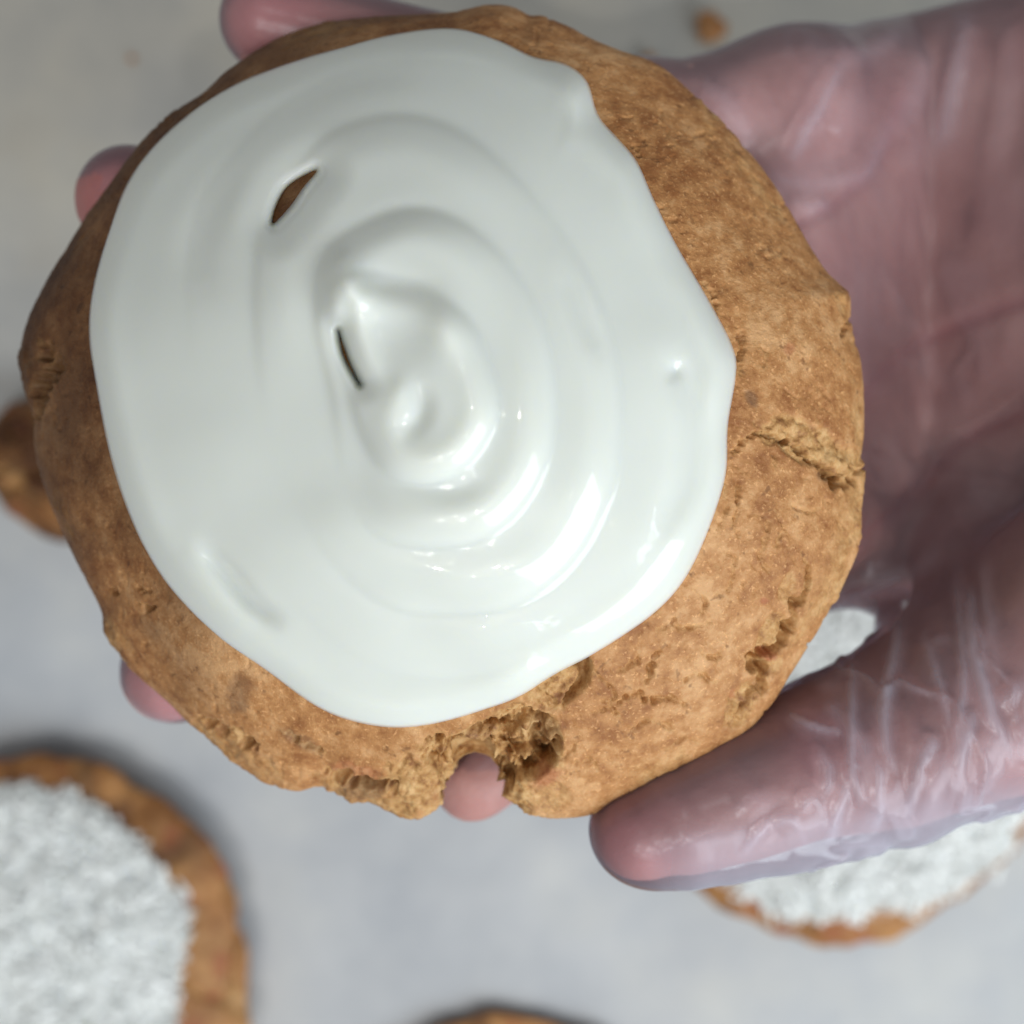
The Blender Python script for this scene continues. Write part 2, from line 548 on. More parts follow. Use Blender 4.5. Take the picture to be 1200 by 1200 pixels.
DEPTH = np.zeros((N, N), np.float32)     # how far the crust is pushed in, mm
CRUMB = np.zeros((N, N), np.float32)
FLECK = np.zeros((N, N), np.float32)
DARK = np.zeros((N, N), np.float32)
PN = fbm(p2(GX, GY, 14.0), 4, 21)
PN2 = fbm(p2(GX, GY, 5.0), 3, 31)
cracks = [
    ([(884, 507), (905, 512), (928, 520), (950, 536), (968, 552), (982, 566), (999, 562), (1017, 548)], 6.5, 1.9, 3),
    ([(886, 505), (868, 518), (860, 532)], 3, 0.6, 2),
    ([(943, 658), (946, 690), (932, 712), (926, 742), (905, 764), (888, 770), (884, 782), (898, 790), (880, 815), (866, 838), (862, 850)], 6.5, 1.7, 4),
    ([(772, 764), (764, 782), (756, 802)], 3, 0.8, 3),
    ([(700, 822), (726, 822), (748, 815), (770, 822), (792, 818), (806, 834)], 2.8, 0.6, 3),
    ([(690, 838), (712, 832), (730, 842)], 2.2, 0.4, 2),
    ([(722, 786), (742, 778), (752, 768)], 2.0, 0.4, 2),
    ([(866, 560), (862, 600), (866, 632)], 2.2, 0.45, 3),
    ([(845, 640), (860, 655), (855, 690), (838, 700)], 2.0, 0.4, 3),
    ([(905, 530), (908, 545)], 2.0, 0.4, 2),
    ([(862, 380), (868, 400), (866, 440)], 3.0, 0.6, 3),
    ([(822, 330), (834, 350), (842, 372)], 2.4, 0.4, 3),
    ([(330, 858), (352, 870), (382, 884)], 4.5, 0.7, 2),
    ([(228, 846), (246, 852), (262, 866)], 4.0, 0.8, 3),
    ([(382, 905), (410, 918), (452, 925), (468, 938)], 8, 1.8, 3),
    ([(158, 688), (176, 694)], 3, 0.7, 2), ([(160, 706), (170, 712), (182, 712)], 4, 0.9, 2), ([(122, 690), (140, 696)], 3, 0.7, 2),
    ([(270, 858), (290, 872), (300, 880)], 6, 0.8, 4), ([(745, 172), (752, 182)], 2.5, 0.5, 2),
    ([(46, 400), (62, 430), (48, 460), (40, 490)], 12, 0.9, 5), ([(1000, 372), (985, 395)], 3, 0.5, 2),
    ([(500, 872), (512, 868), (528, 876)], 7, 1.8, 2),
    ([(690, 790), (712, 800), (720, 815), (716, 832)], 2.4, 0.45, 3), ([(800, 800), (822, 790), (840, 800)], 2.2, 0.4, 3), ([(640, 900), (668, 880), (680, 862)], 2.0, 0.3, 3),
    ([(770, 740), (790, 730), (806, 738), (830, 728)], 2.0, 0.35, 3), ([(735, 860), (760, 850), (790, 856)], 2.2, 0.4, 3), ([(880, 600), (896, 615), (890, 650), (902, 672)], 2.0, 0.3, 3),
    ([(925, 590), (940, 600), (962, 596)], 2.0, 0.3, 2), ([(820, 760), (836, 770), (850, 762)], 2.2, 0.35, 2), ([(740, 700), (752, 716), (775, 718)], 2.0, 0.3, 2),
    ([(845, 560), (852, 590), (840, 620)], 2.0, 0.3, 2), ([(880, 400), (895, 415), (890, 440)], 2.0, 0.25, 2),
    ([(810, 690), (826, 704), (822, 722)], 2, 0.35, 2), ([(905, 595), (915, 620), (908, 640)], 2, 0.3, 2),
    ([(780, 880), (800, 868), (820, 872)], 2, 0.35, 3), ([(670, 900), (690, 892), (702, 905)], 2, 0.3, 3),
]
for i, (pts, w, dep, am) in enumerate(cracks):
    s = jag(pts, am, 7, i)
    vals = np.sin(np.linspace(0.25, np.pi - 0.25, len(s))) * (1 + 0.35 * np.random.default_rng(i + 50).normal(0, 1, len(s)))
    D, V = dist_line(s, w * 4 + 12, vals=np.clip(vals, 0.25, 1.6))
    D = D + PN2 * 1.6
    ww = w * np.clip(V, 0.3, 1.4)
    DEPTH = np.maximum(DEPTH, 1.35 * dep * np.clip(V, 0, 1.2) * smooth(1.1, 0.5, D / ww))
    CRUMB = np.maximum(CRUMB, smooth(1.6, 0.7, D / ww) * (0.9 if w > 4 else 0.45))
# patches of open crumb next to the big cracks
for cx, cy, rx, ry, ang, v in [(945, 520, 62, 24, 0.45, 0.95), (985, 545, 30, 24, 0.6, 0.9), (905, 745, 14, 34, 0.35, 0.9), (868, 830, 16, 32, 0.5, 0.95),
                               (925, 690, 10, 20, 0.2, 0.6), (905, 780, 16, 12, 0, .8), (430, 925, 60, 24, 0.25, 0.8), (480, 925, 38, 42, 0, 0.95), (645, 810, 36, 26, -0.5, 0.9),
                               (255, 865, 40, 20, 0.6, 0.55), (645, 935, 26, 18, 0.2, 0.6), (600, 935, 24, 30, 0, 1.0), (35, 560, 10, 40, 0, .4), (300, 900, 40, 15, .5, .35)]:
    ca, sa = math.cos(ang), math.sin(ang)
    u = ((GX - cx) * ca + (GY - cy) * sa) / rx; v_ = (-(GX - cx) * sa + (GY - cy) * ca) / ry
    rr = np.sqrt(u * u + v_ * v_) + PN * 0.22
    mk = smooth(1.1, 0.75, rr) * v
    CRUMB = np.maximum(CRUMB, mk)
    DEPTH = np.maximum(DEPTH, mk * (0.28 + 0.30 * np.clip(PN2 + 0.2, 0, 1)))
# big broken hole in the rim
cav = inside(spline([(494, 880), (512, 872), (536, 862), (560, 850), (585, 838), (606, 828), (622, 836), (650, 848), (657, 870), (650, 895), (634, 912),
                     (602, 922), (574, 950), (550, 990), (505, 990), (522, 940), (508, 905)], 6, True))
cavf = blur(cav.astype(np.float32), 7) + PN * 0.14 + PN2 * 0.09
cm = smooth(0.25, 0.95, cavf)
slope = 1.5 + 2.3 * smooth(840, 925, GY + 18 * PN) * smooth(510, 575, GX) + 0.2 * np.exp(-0.5 * (((GX - 636) / 18) ** 2 + ((GY - 872) / 26) ** 2)) + 0.9 * PN + 0.5 * PN2
DEPTH = np.maximum(DEPTH, cm * slope * (1 + 0.25 * PN))
CRUMB = np.maximum(CRUMB, smooth(0.12, 0.42, cavf))
# recess beside the flap
rec = blur(inside(spline([(668, 782), (692, 772), (690, 800), (672, 818), (650, 834), (625, 840), (610, 826), (640, 838), (668, 810)], 5, True)).astype(np.float32), 3) + PN2 * 0.08
DEPTH = np.maximum(DEPTH, smooth(0.25, 0.8, rec) * 2.6)
CRUMB = np.maximum(CRUMB, smooth(0.15, 0.5, rec) * 0.9)
flap = blur(inside(spline([(614, 812), (640, 792), (668, 780), (682, 795), (662, 815), (645, 834), (622, 826)], 5, True)).astype(np.float32), 3) + PN2 * 0.06
fm = smooth(0.4, 0.75, flap)
DEPTH = DEPTH * (1 - fm) + fm * (0.5 + 0.3 * PN2)
# flecks and dark patches: bits of carrot, raisin skins, darker spots on the crust
for cx, cy, rx, ry, ang, img, v in [(880, 470, 7, 15, -0.5, 'S', 0.55), (921, 410, 9, 8, 0, 'F', 0.55), (896, 704, 6, 5, 0, 'F', 0.8), (905, 772, 9, 6, 0, 'F', 0.8),
                                    (415, 905, 40, 12, 0.15, 'F', 0.6), (860, 815, 5, 8, 0, 'F', 0.6), (642, 915, 24, 12, -0.5, 'F', 0.65), (282, 812, 17, 30, 0.3, 'S', 0.45),
                                    (350, 868, 30, 9, 0.5, 'S', 0.35), (100, 640, 30, 22, 0, 'S', 0.25), (425, 932, 32, 12, 0.1, 'S', 0.45), (170, 735, 24, 12, .5, 'S', .25),
                                    (640, 868, 20, 26, 0, 'S', .35), (560, 870, 30, 18, -.4, 'S', .2), (965, 560, 12, 6, .5, 'S', .4), (345, 225, 40, 40, 0, 'S', .3)]:
    ca, sa = math.cos(ang), math.sin(ang)
    u = ((GX - cx) * ca + (GY - cy) * sa) / rx; v_ = (-(GX - cx) * sa + (GY - cy) * ca) / ry
    mk = smooth(1.2, 0.5, np.sqrt(u * u + v_ * v_) + PN * 0.25) * v
    if img == 'F':
        FLECK = np.maximum(FLECK, mk)
    else:
        DARK = np.maximum(DARK, mk)
# hairline crackle of the crust, stronger on the lower right
cr = np.abs(fbm(p2(GX + 14 * PN, GY + 14 * PN, 26.0), 2, 77))
area = smooth(-0.1, 0.35, fbm(p2(GX, GY, 120.0), 2, 88) + 0.35 * smooth(500, 900, GX * 0.5 + GY * 0.5) - 0.05)
DEPTH += (0.05 + 0.17 * smooth(1150, 1500, GX + GY)) * smooth(0.055, 0.01, cr) * area
pit = noise3(p2(GX, GY, 7.0), 91)
DEPTH += 0.16 * smooth(0.60, 0.80, pit) * smooth(0.0, 0.5, fbm(p2(GX, GY, 70.0), 2, 92))


def grid_normals(P):
    du = np.roll(P, -1, 1) - np.roll(P, 1, 1)
    dv = np.empty_like(P)
    dv[1:-1] = P[2:] - P[:-2]; dv[0] = P[1] - P[0]; dv[-1] = P[-1] - P[-2]
    n = np.cross(dv, du)
    n /= np.linalg.norm(n, axis=-1, keepdims=True) + 1e-12
    return n


def polar_faces(nr, nt):
    idx = np.arange(nr * nt).reshape(nr, nt)
    a = idx[:-1]; b = idx[1:]
    return np.stack([a, b, np.roll(b, -1, 1), np.roll(a, -1, 1)], -1).reshape(-1, 4)


def build_held_cookie():
    root = empty('iced_cookie', px_at(520, 480, 0.1620), 'large round golden cookie with glossy white swirled icing held up by the gloved hand', 'cookie', 'round cookies')
    nr_top, nr_bot = 300, 34
    t = np.linspace(0.004, np.pi / 2, nr_top)
    rho = np.sin(t)
    # top
    RR = rho[:, None] * (RSM[None] + (RO - RSM)[None] * smooth(0.80, 1.0, rho)[:, None])
    # tattered rim
    PX = CC[0] + RR * np.cos(TH)[None]; PY = CC[1] + RR * np.sin(TH)[None]
    d = (D_RIM - (D_RIM - D_TOP) * dome_h(rho))[:, None] + tilt(PX, PY)
    P = px_at(PX, PY, d)
    # bottom
    tb = np.linspace(0, 1, nr_bot + 1)[1:]
    rb = 1 - 0.10 * smooth(0, 0.5, tb) - 0.88 * smooth(0.35, 1.0, tb)
    db = D_RIM + 0.0085 * np.sqrt(np.clip(1 - (1 - np.clip(tb / 0.5, 0, 1)) ** 2, 0, 1))
    Rb = rb[:, None] * RO[None]
    tl = tilt(PX[-1:], PY[-1:])
    Pb = px_at(CC[0] + Rb * np.cos(TH)[None], CC[1] + Rb * np.sin(TH)[None], D_RIM + tl)
    Pb[..., 2] = H - (db[:, None] + tilt(CC[0] + Rb * np.cos(TH)[None], CC[1] + Rb * np.sin(TH)[None]))
    A = np.concatenate([P, Pb], 0)
    PXa = np.concatenate([PX, CC[0] + Rb * np.cos(TH)[None]]); PYa = np.concatenate([PY, CC[1] + Rb * np.sin(TH)[None]])
    nrm = grid_normals(A)
    if nrm[5, 0, 2] < 0:
        nrm = -nrm
    # only the upper side takes the mapped cracks
    topw = np.concatenate([np.ones(nr_top), smooth(0.30, 0.0, tb)])[:, None]
    q = A * 1000.0
    disp = 0.55 * fbm(q / 16.0, 2, 3) + 0.07 * fbm(q / 4.2, 2, 11) + 0.028 * fbm(q / 0.9, 2, 41)
    rid = np.abs(noise3(q / 1.3 + 5, 61)); disp -= 0.02 * smooth(0.10, 0.0, rid)
    dm = sample(DEPTH, PXa, PYa) * topw
    crm = np.clip(sample(CRUMB, PXa, PYa), 0, 1)
    rimcrumb = smooth(0.25, 0.6, fbm(q / 9.0, 3, 71)) * np.concatenate([smooth(0.93, 1.0, rho) * 0.7, np.full(nr_bot, 0.8)])[:, None]
    crm = np.maximum(crm, rimcrumb)
    disp += crm * (0.30 * fbm(q / 1.5, 3, 81) + 0.35 * np.abs(fbm(q / 3.5, 2, 82)) - 0.15)
    small = np.minimum(dm, 2.2)
    A = A + nrm * ((disp - small) * 0.001)[..., None]
    big = np.clip(dm - 2.2, 0, None)
    big = big * (1 + 0.22 * fbm(q / 5.0, 3, 95))
    A[..., 2] -= big * 0.001
    under = H - (0.1625 + tilt(PXa, PYa))
    A[..., 2] = np.where(topw > 0.5, np.maximum(A[..., 2], under), A[..., 2])
    # shade of the upper left side painted into the crust colour, in uneven patches
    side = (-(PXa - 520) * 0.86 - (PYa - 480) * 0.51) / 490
    painted_shade = np.clip(smooth(0.10, 0.95, side + 0.22 * fbm(q / 13.0, 3, 210)), 0, 1)
    nr = A.shape[0]
    F = polar_faces(nr, NT)
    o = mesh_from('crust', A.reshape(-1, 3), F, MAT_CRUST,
                  attrs={'painted_shade': painted_shade, 'crumb': crm, 'fleck': sample(FLECK, PXa, PYa) * topw, 'dark_patch': sample(DARK, PXa, PYa) * topw})
    attach(o, root)
    return root


COOKIE = build_held_cookie()

# ------------------------------------------------------------------ icing
ICE = [(530, 33), (580, 45), (625, 67), (662, 74), (690, 96), (698, 132), (722, 160), (746, 188), (765, 230), (795, 290), (830, 350), (860, 408), (863, 440),
       (853, 500), (851, 555), (832, 618), (803, 678), (765, 720), (700, 764), (650, 790), (608, 817), (570, 831), (520, 846), (470, 853), (420, 847), (370, 828),
       (310, 785), (258, 750), (208, 700), (173, 650), (147, 592), (128, 530), (113, 455), (104, 390), (110, 330), (138, 240), (165, 190), (210, 143), (270, 102), (330, 76),
       (400, 55), (460, 40)]
IC = np.array([485.0, 440.0])


def build_icing():
    base = np.full((N, N), 1.9, np.float32)
    g = lambda x, y, s, sy=None: np.exp(-0.5 * (((GX - x) / s) ** 2 + ((GY - y) / (sy or s)) ** 2))
    base += 1.3 * g(500, 450, 210, 230)

    def terrace(pts, amp, w, fade=None, lip=0.0):
        s = spline(pts, 7, True)
        D, _ = dist_line(s, w * 2.2, True)
        ins = inside(s)
        sd = np.where(ins, D, -D)
        t = np.clip((sd + w * 0.5) / (1.5 * w), 0, 1)
        prof = np.sqrt(np.clip(1 - (1 - t) ** 2, 0, 1))
        prof = prof + lip * np.exp(-0.5 * ((sd - w * 0.9) / (w * 0.6)) ** 2)
        return amp * prof * (1 if fade is None else fade)

    low = 1 - 0.85 * g(330, 590, 90, 130)
    base += terrace([(238, 330), (250, 250), (290, 190), (350, 132), (440, 93), (540, 92), (620, 125), (700, 210), (760, 320), (795, 430), (808, 520), (790, 600),
                     (740, 680), (650, 742), (540, 775), (440, 760), (350, 690), (280, 590), (245, 450)], 0.6, 36, (1 - 0.7 * g(720, 230, 80)) * (1 - 0.85 * g(290, 600, 90, 150)) * (1 - 0.95 * g(240, 470, 60, 95)) * (1 - 0.6 * g(600, 120, 90, 60)), 0.15)
    base += terrace([(312, 335), (322, 268), (362, 203), (398, 167), (455, 150), (512, 157), (565, 190), (622, 250), (672, 322), (702, 400), (713, 500), (700, 580), (662, 650),
                     (600, 695), (520, 705), (450, 690), (385, 630), (335, 530), (316, 430)], 1.25, 28, low * (1 - 0.55 * g(640, 260, 60)) * (1 - 0.95 * g(330, 500, 55, 75)), 0.22)
    base += terrace([(390, 308), (428, 276), (480, 258), (532, 270), (585, 316), (622, 382), (637, 470), (625, 550), (582, 608), (520, 628), (450, 616), (416, 560), (398, 450),
                     (383, 380)], 1.35, 25, (1 - 0.5 * g(600, 340, 60)) * (1 - 0.9 * g(410, 560, 45, 75)), 0.25)
    base += terrace([(398, 385), (414, 440), (430, 500), (458, 544), (500, 556), (545, 535), (572, 485), (560, 420), (538, 378), (490, 345), (430, 330), (393, 340)],
                    1.35, 20, 1 - 0.75 * g(480, 330, 45, 25), 0.30)
    # hollow of the coil, and the small curl in it
    base -= 0.9 * g(462, 392, 34, 26)
    base -= 0.55 * g(440, 470, 18, 30)

    def stroke(pts, amp, w):
        D, V = dist_line(spline(pts, 8), w * 3.2, vals=np.sin(np.linspace(0.3, np.pi - 0.3, (len(pts) - 1) * 8 + 1)))
        return amp * V * np.exp(-0.5 * (D / w) ** 2)
    base += stroke([(462, 500), (458, 480), (466, 460), (478, 455)], 0.7, 11)
    base -= stroke([(488, 450), (496, 470), (492, 492), (476, 508)], 0.8, 8)
    base += stroke([(430, 330), (408, 318), (398, 304), (394, 300)], 0.9, 10)
    base += stroke([(398, 312), (408, 335), (428, 362)], 1.5, 10)
    base += stroke([(392, 305), (386, 330), (392, 370)], 0.8, 8)
    base -= stroke([(415, 325), (455, 332), (500, 336)], 0.5, 9)
    base -= stroke([(415, 342), (408, 360), (412, 376)], 0.4, 6)
    base += 0.8 * g(522, 385, 16, 26)
    base -= stroke([(385, 300), (430, 268), (480, 250), (530, 260)], 0.35, 10)
    base -= stroke([(240, 645), (262, 670), (290, 702), (320, 725)], 1.6, 8)
    base += stroke([(215, 640), (245, 690), (300, 740)], 0.5, 16)
    base -= stroke([(236, 330), (232, 290), (250, 240), (285, 190)], 0.75, 15)
    base -= stroke([(330, 128), (400, 96), (480, 84)], 0.5, 12)
    base -= stroke([(270, 112), (330, 92), (400, 78), (470, 66)], 0.4, 12)
    base -= stroke([(790, 425), (800, 450), (812, 490), (808, 560), (790, 610)], 0.75, 12)
    base -= stroke([(786, 432), (796, 440)], 0.8, 7)
    base -= stroke([(660, 322), (680, 370), (700, 410)], 0.55, 10)
    base -= stroke([(420, 672), (480, 690), (540, 705), (610, 690)], 0.6, 14)
    base -= stroke([(470, 720), (540, 775), (620, 770)], 0.35, 22)
    base += 0.45 * g(395, 612, 40, 30)
    base += 0.9 * g(672, 100, 16, 22)
    base += 0.5 * g(600, 790, 34, 16)
    base -= stroke([(470, 560), (520, 575), (560, 568)], 0.5, 10)
    base += 0.35 * fbm(p2(GX, GY, 110.0), 1, 301)
    # two slits where the crust shows
    sl = spline([(320, 262), (323, 243), (335, 221), (352, 208), (371, 200), (356, 219), (340, 242)], 6, True)
    D1, _ = dist_line(sl, 90, True); s1 = np.where(inside(sl), -D1, D1)
    c2 = spline([(397, 388), (401, 405), (408, 425), (421, 450)], 6)
    D2, V2 = dist_line(c2, 90, vals=np.sin(np.linspace(0.05, np.pi - 0.05, len(c2))) * 1.7)
    s2 = D2 - V2
    base = base * (0.60 + 0.40 * smooth(-5, 50, s1)) * (0.70 + 0.30 * smooth(-8, 30, s2))
    base = blur(base, 4.2)
    for s, w in ((s1, 15), (s2, 10)):
        t = np.clip(s / w, 0, 1)
        f = np.sqrt(np.clip(1 - (1 - t) ** 2, 0, 1))
        base = np.where(s < w, base * f - 1.2 * smooth(0.5, -1.5, s), base)
    nt, nr = 1300, 300
    th, R = polar_outline(ICE, IC, nt)
    R = csm(R, 5)
    k = np.linspace(0.0, 1, nr)
    rho = 1 - (1 - k) ** 1.35
    RR = rho[:, None] * R[None]
    PX = IC[0] + RR * np.cos(th)[None]; PY = IC[1] + RR * np.sin(th)[None]
    dist = (1 - rho)[:, None] * R[None]
    # local edge slope: distance measured square to the edge
    dR = (np.roll(R, -1) - np.roll(R, 1)) / (2 * (2 * np.pi / nt))
    dist = dist * (R / np.hypot(R, dR))[None]
    T = sample(base, PX, PY)
    w = 34
    t = np.clip(dist / w, 0, 1)
    edge = np.clip(1 - (1 - t) ** 2.4, 0, 1) ** 0.45
    bead = 0.35 * np.exp(-0.5 * ((dist - 24) / 14) ** 2) * (1 + 0.5 * noise3(p2(PX, PY, 90.0), 5))
    T = (T + bead) * edge - 0.35 * (1 - smooth(0, 2.5, dist))
    d = cookie_depth(PX, PY) - T * 0.001
    P = px_at(PX, PY, d)
    # skirt tucked into the crust
    sk = P[-1:].copy(); sk[..., 2] -= 0.0012; 
    P = np.concatenate([P, sk], 0)
    o = mesh_from('icing', P.reshape(-1, 3), polar_faces(nr + 1, nt), MAT_ICING)
    attach(o, COOKIE)


build_icing()

# ------------------------------------------------------------------ cookies on the paper
def paper_cookie(name, label, px, py, r, height, seed, coco, coco_r=0.8, coco_shift=(0, 0), squash=1.0, rot=0.0, flakes=5200, painted_shade=0.25, cat='cookie', group='round cookies'):
    dtop = H - height * 0.6
    c = px_at(px, py, dtop)
    R = r / 600 * K * dtop
    root = empty(name, (c[0], c[1], 0), label, cat, group)
    nt, nr = 420, 110
    th = np.linspace(0, 2 * np.pi, nt, endpoint=False)
    t = np.linspace(0.01, np.pi / 2, nr)
    rho = np.concatenate([np.sin(t), np.linspace(1, 0.86, 14)[1:], [0.4, 0.01]])
    z = np.concatenate([0.45 + 0.55 * dome_h(np.sin(t)), 0.45 * (1 - np.sin(np.linspace(0, np.pi / 2, 14)))[1:], [0, 0]]) * height
    ring = np.stack([np.cos(th), np.sin(th), 0 * th], -1)
    ro = 1 + 0.035 * fbm(ring * 1.6 + seed, 3, seed) + 0.012 * fbm(ring * 9 + seed, 2, seed + 1)
    rr = rho[:, None] * ro[None] * R
    X = rr * np.cos(th)[None]; Y = rr * np.sin(th)[None] * squash
    cr_, sr_ = math.cos(rot), math.sin(rot)
    X, Y = X * cr_ - Y * sr_, X * sr_ + Y * cr_
    P = np.stack([X, Y, z[:, None] + 0 * X], -1)
    n = grid_normals(P)
    if n[5, 0, 2] < 0:
        n = -n
    q = P * 1000 + seed * 31
    disp = 0.9 * fbm(q / 17.0, 2, seed) + 0.28 * fbm(q / 4.0, 3, seed + 3) + 0.10 * fbm(q / 1.2, 2, seed + 4)
    ck = smooth(0.09, 0.0, np.abs(fbm(q / 20.0, 2, seed + 6))) * smooth(0.0, 0.3, fbm(q / 30.0, 2, seed + 8))
    P = P + n * ((disp - 1.6 * ck) * 0.001)[..., None]
    P[..., 2] = np.maximum(P[..., 2], 0.0004)
    fl = smooth(0.42, 0.6, fbm(q / 6.0, 2, seed + 9)) * 0.8
    mesh_from('crust', P.reshape(-1, 3), polar_faces(len(rho), nt), MAT_CRUST2, parent=root,
              attrs={'painted_shade': np.clip(painted_shade * (1 + 0.8 * fbm(q / 9.0, 2, seed + 33)), 0, 1), 'crumb': np.clip(ck + 0.4 * smooth(0.2, 0.6, fbm(q / 8, 2, seed + 12)), 0, 1), 'fleck': fl, 'dark_patch': 0.5 * smooth(0.45, 0.7, fbm(q / 9.0, 2, seed + 13))})  # shadow tone of the paper cookies painted into the crust, mottled
    if coco:
        r_ = np.random.default_rng(seed)
        # a thin icing bed holds the flakes
        Rc = R * coco_r
        ringn = 1 + 0.05 * fbm(ring * 2.2 + seed * 3, 3, seed + 20) + 0.025 * fbm(ring * 12 + seed, 2, seed + 21)
        kk = np.linspace(0.01, 1, 60)
        def hz(x, y):
            rn = np.hypot(x, y) / R
            return height * (0.45 + 0.55 * dome_h(np.minimum(rn, 0.995)))
        bx = kk[:, None] * (ringn * Rc)[None] * np.cos(th)[None] + coco_shift[0]
        by = kk[:, None] * (ringn * Rc)[None] * np.sin(th)[None] + coco_shift[1]
        edge = np.sqrt(np.clip(1 - kk ** 8, 0, 1))[:, None]
        bz = hz(bx, by) + (0.0022 + 0.0005 * fbm(np.stack([bx, by, 0 * bx], -1) * 260, 3, seed)) * edge - 0.0006 * (1 - edge)
        mesh_from('icing', np.stack([bx, by, bz], -1).reshape(-1, 3), polar_faces(60, nt), MAT_ICING, parent=root)
        m = flakes
        a = r_.uniform(0, 2 * np.pi, m)
        rad = np.sqrt(r_.uniform(0, 1.02, m))
        lim = np.interp(a, th, ringn) * Rc
        fx = rad * lim * np.cos(a) + coco_shift[0]; fy = rad * lim * np.sin(a) + coco_shift[1]
        stray = r_.uniform(0, 1, m) < 0.01
        fx = np.where(stray, fx * 1.07, fx); fy = np.where(stray, fy * 1.07, fy)
        fz = hz(fx, fy) + 0.0022 * np.sqrt(np.clip(1 - rad ** 6, 0, 1)) + r_.uniform(0, 0.0012, m) + 0.0011 * np.clip(fbm(np.stack([fx, fy, 0 * fx], -1) * 190 + seed, 2, seed + 40), -0.6, 1.0)
        L = r_.uniform(0.0018, 0.0048, m); W = r_.uniform(0.0007, 0.0015, m); Th = r_.uniform(0.0003, 0.0006, m)
        yaw = r_.uniform(0, 2 * np.pi, m); pit = r_.normal(0, 0.28, m); rol = r_.normal(0, 0.45, m)
        box = np.array([[x, y, z_] for x in (-.5, .5) for y in (-.5, .5) for z_ in (-.5, .5)])
        V = box[None] * np.stack([L, W, Th], -1)[:, None]
        V[:, 4:, 1] *= 0.5
        V[:, :, 2] += (box[None, :, 0] ** 2) * 0.0
        cy, sy = np.cos(rol), np.sin(rol)
        y1 = V[..., 1] * cy[:, None] - V[..., 2] * sy[:, None]; z1 = V[..., 1] * sy[:, None] + V[..., 2] * cy[:, None]
        cp, sp = np.cos(pit), np.sin(pit)
        x1 = V[..., 0] * cp[:, None] - z1 * sp[:, None]; z2 = V[..., 0] * sp[:, None] + z1 * cp[:, None]
        cyw, syw = np.cos(yaw), np.sin(yaw)
        x2 = x1 * cyw[:, None] - y1 * syw[:, None]; y2 = x1 * syw[:, None] + y1 * cyw[:, None]
        VV = np.stack([x2 + fx[:, None], y2 + fy[:, None], z2 + fz[:, None]], -1).reshape(-1, 3)
        fb = np.array([[0, 1, 3, 2], [4, 6, 7, 5], [0, 4, 5, 1], [2, 3, 7, 6], [0, 2, 6, 4], [1, 5, 7, 3]])
        FF = (fb[None] + 8 * np.arange(m)[:, None, None]).reshape(-1, 4)
        o = mesh_from('coconut_flakes', VV, FF, MAT_COCO, parent=root, smooth_shade=False)
        o['kind'] = 'stuff'
    return root


paper_cookie('coconut_cookie', 'blurred cookie heaped with white grated coconut at the lower left corner of the paper', 42, 1148, 256, 0.018, 4, True, 0.815, (-0.0045, 0.0045))
paper_cookie('coconut_cookie', 'blurred cookie with white grated coconut lying below and behind the gloved thumb', 990, 862, 247, 0.018, 9, True, 0.87, (0.0015, 0.001))
paper_cookie('plain_cookie', 'brown cookie edge just showing at the bottom border of the picture', 590, 1436, 243, 0.0065, 15, False, painted_shade=0.0)
paper_cookie('plain_cookie', 'small orange brown cookie peeking out from behind the left edge of the held cookie', 72, 545, 100, 0.018, 23, False, squash=0.85, rot=-0.5, painted_shade=0.75)  # lies in shadow: strong shade painted into its colour


def crumb(label, px, py, r, seed, group='crumbs on the paper'):
    c = px_at(px, py, H - 0.002)
    R = r / 600 * K * H
    nt, nr = 40, 24
    th = np.linspace(0, 2 * np.pi, nt, endpoint=False); ph = np.linspace(0.02, np.pi - 0.02, nr)
    P = np.stack([np.sin(ph)[:, None] * np.cos(th)[None], np.sin(ph)[:, None] * np.sin(th)[None], np.cos(ph)[:, None] + 0 * th[None]], -1)
    P = P * (1 + 0.35 * fbm(P * 1.7 + seed, 3, seed))[..., None] * np.array([1, 0.95, 0.6]) * R
    P[..., 2] += R * 0.5
    F = polar_faces(nr, nt)
    o = mesh_from('crumb', P.reshape(-1, 3), F, MAT_CRUST2, attrs={'crumb': np.full(nt * nr, 0.7), 'fleck': np.full(nt * nr, 0.3), 'dark_patch': np.zeros(nt * nr)})
    o.location = (c[0], c[1], 0)
    o['label'] = label; o['category'] = 'crumb'; o['group'] = group


crumb('orange brown cookie crumb lying on the pale paper above the gloved palm', 834, 31, 17, 3)
crumb('tiny pale brown crumb at the top right rim of the held cookie', 760, 66, 7, 6)
crumb('tiny faint brown crumb near the left top corner of the paper', 152, 66, 4, 8)

# ------------------------------------------------------------------ the hand in its clear glove
import openvdb as vdb


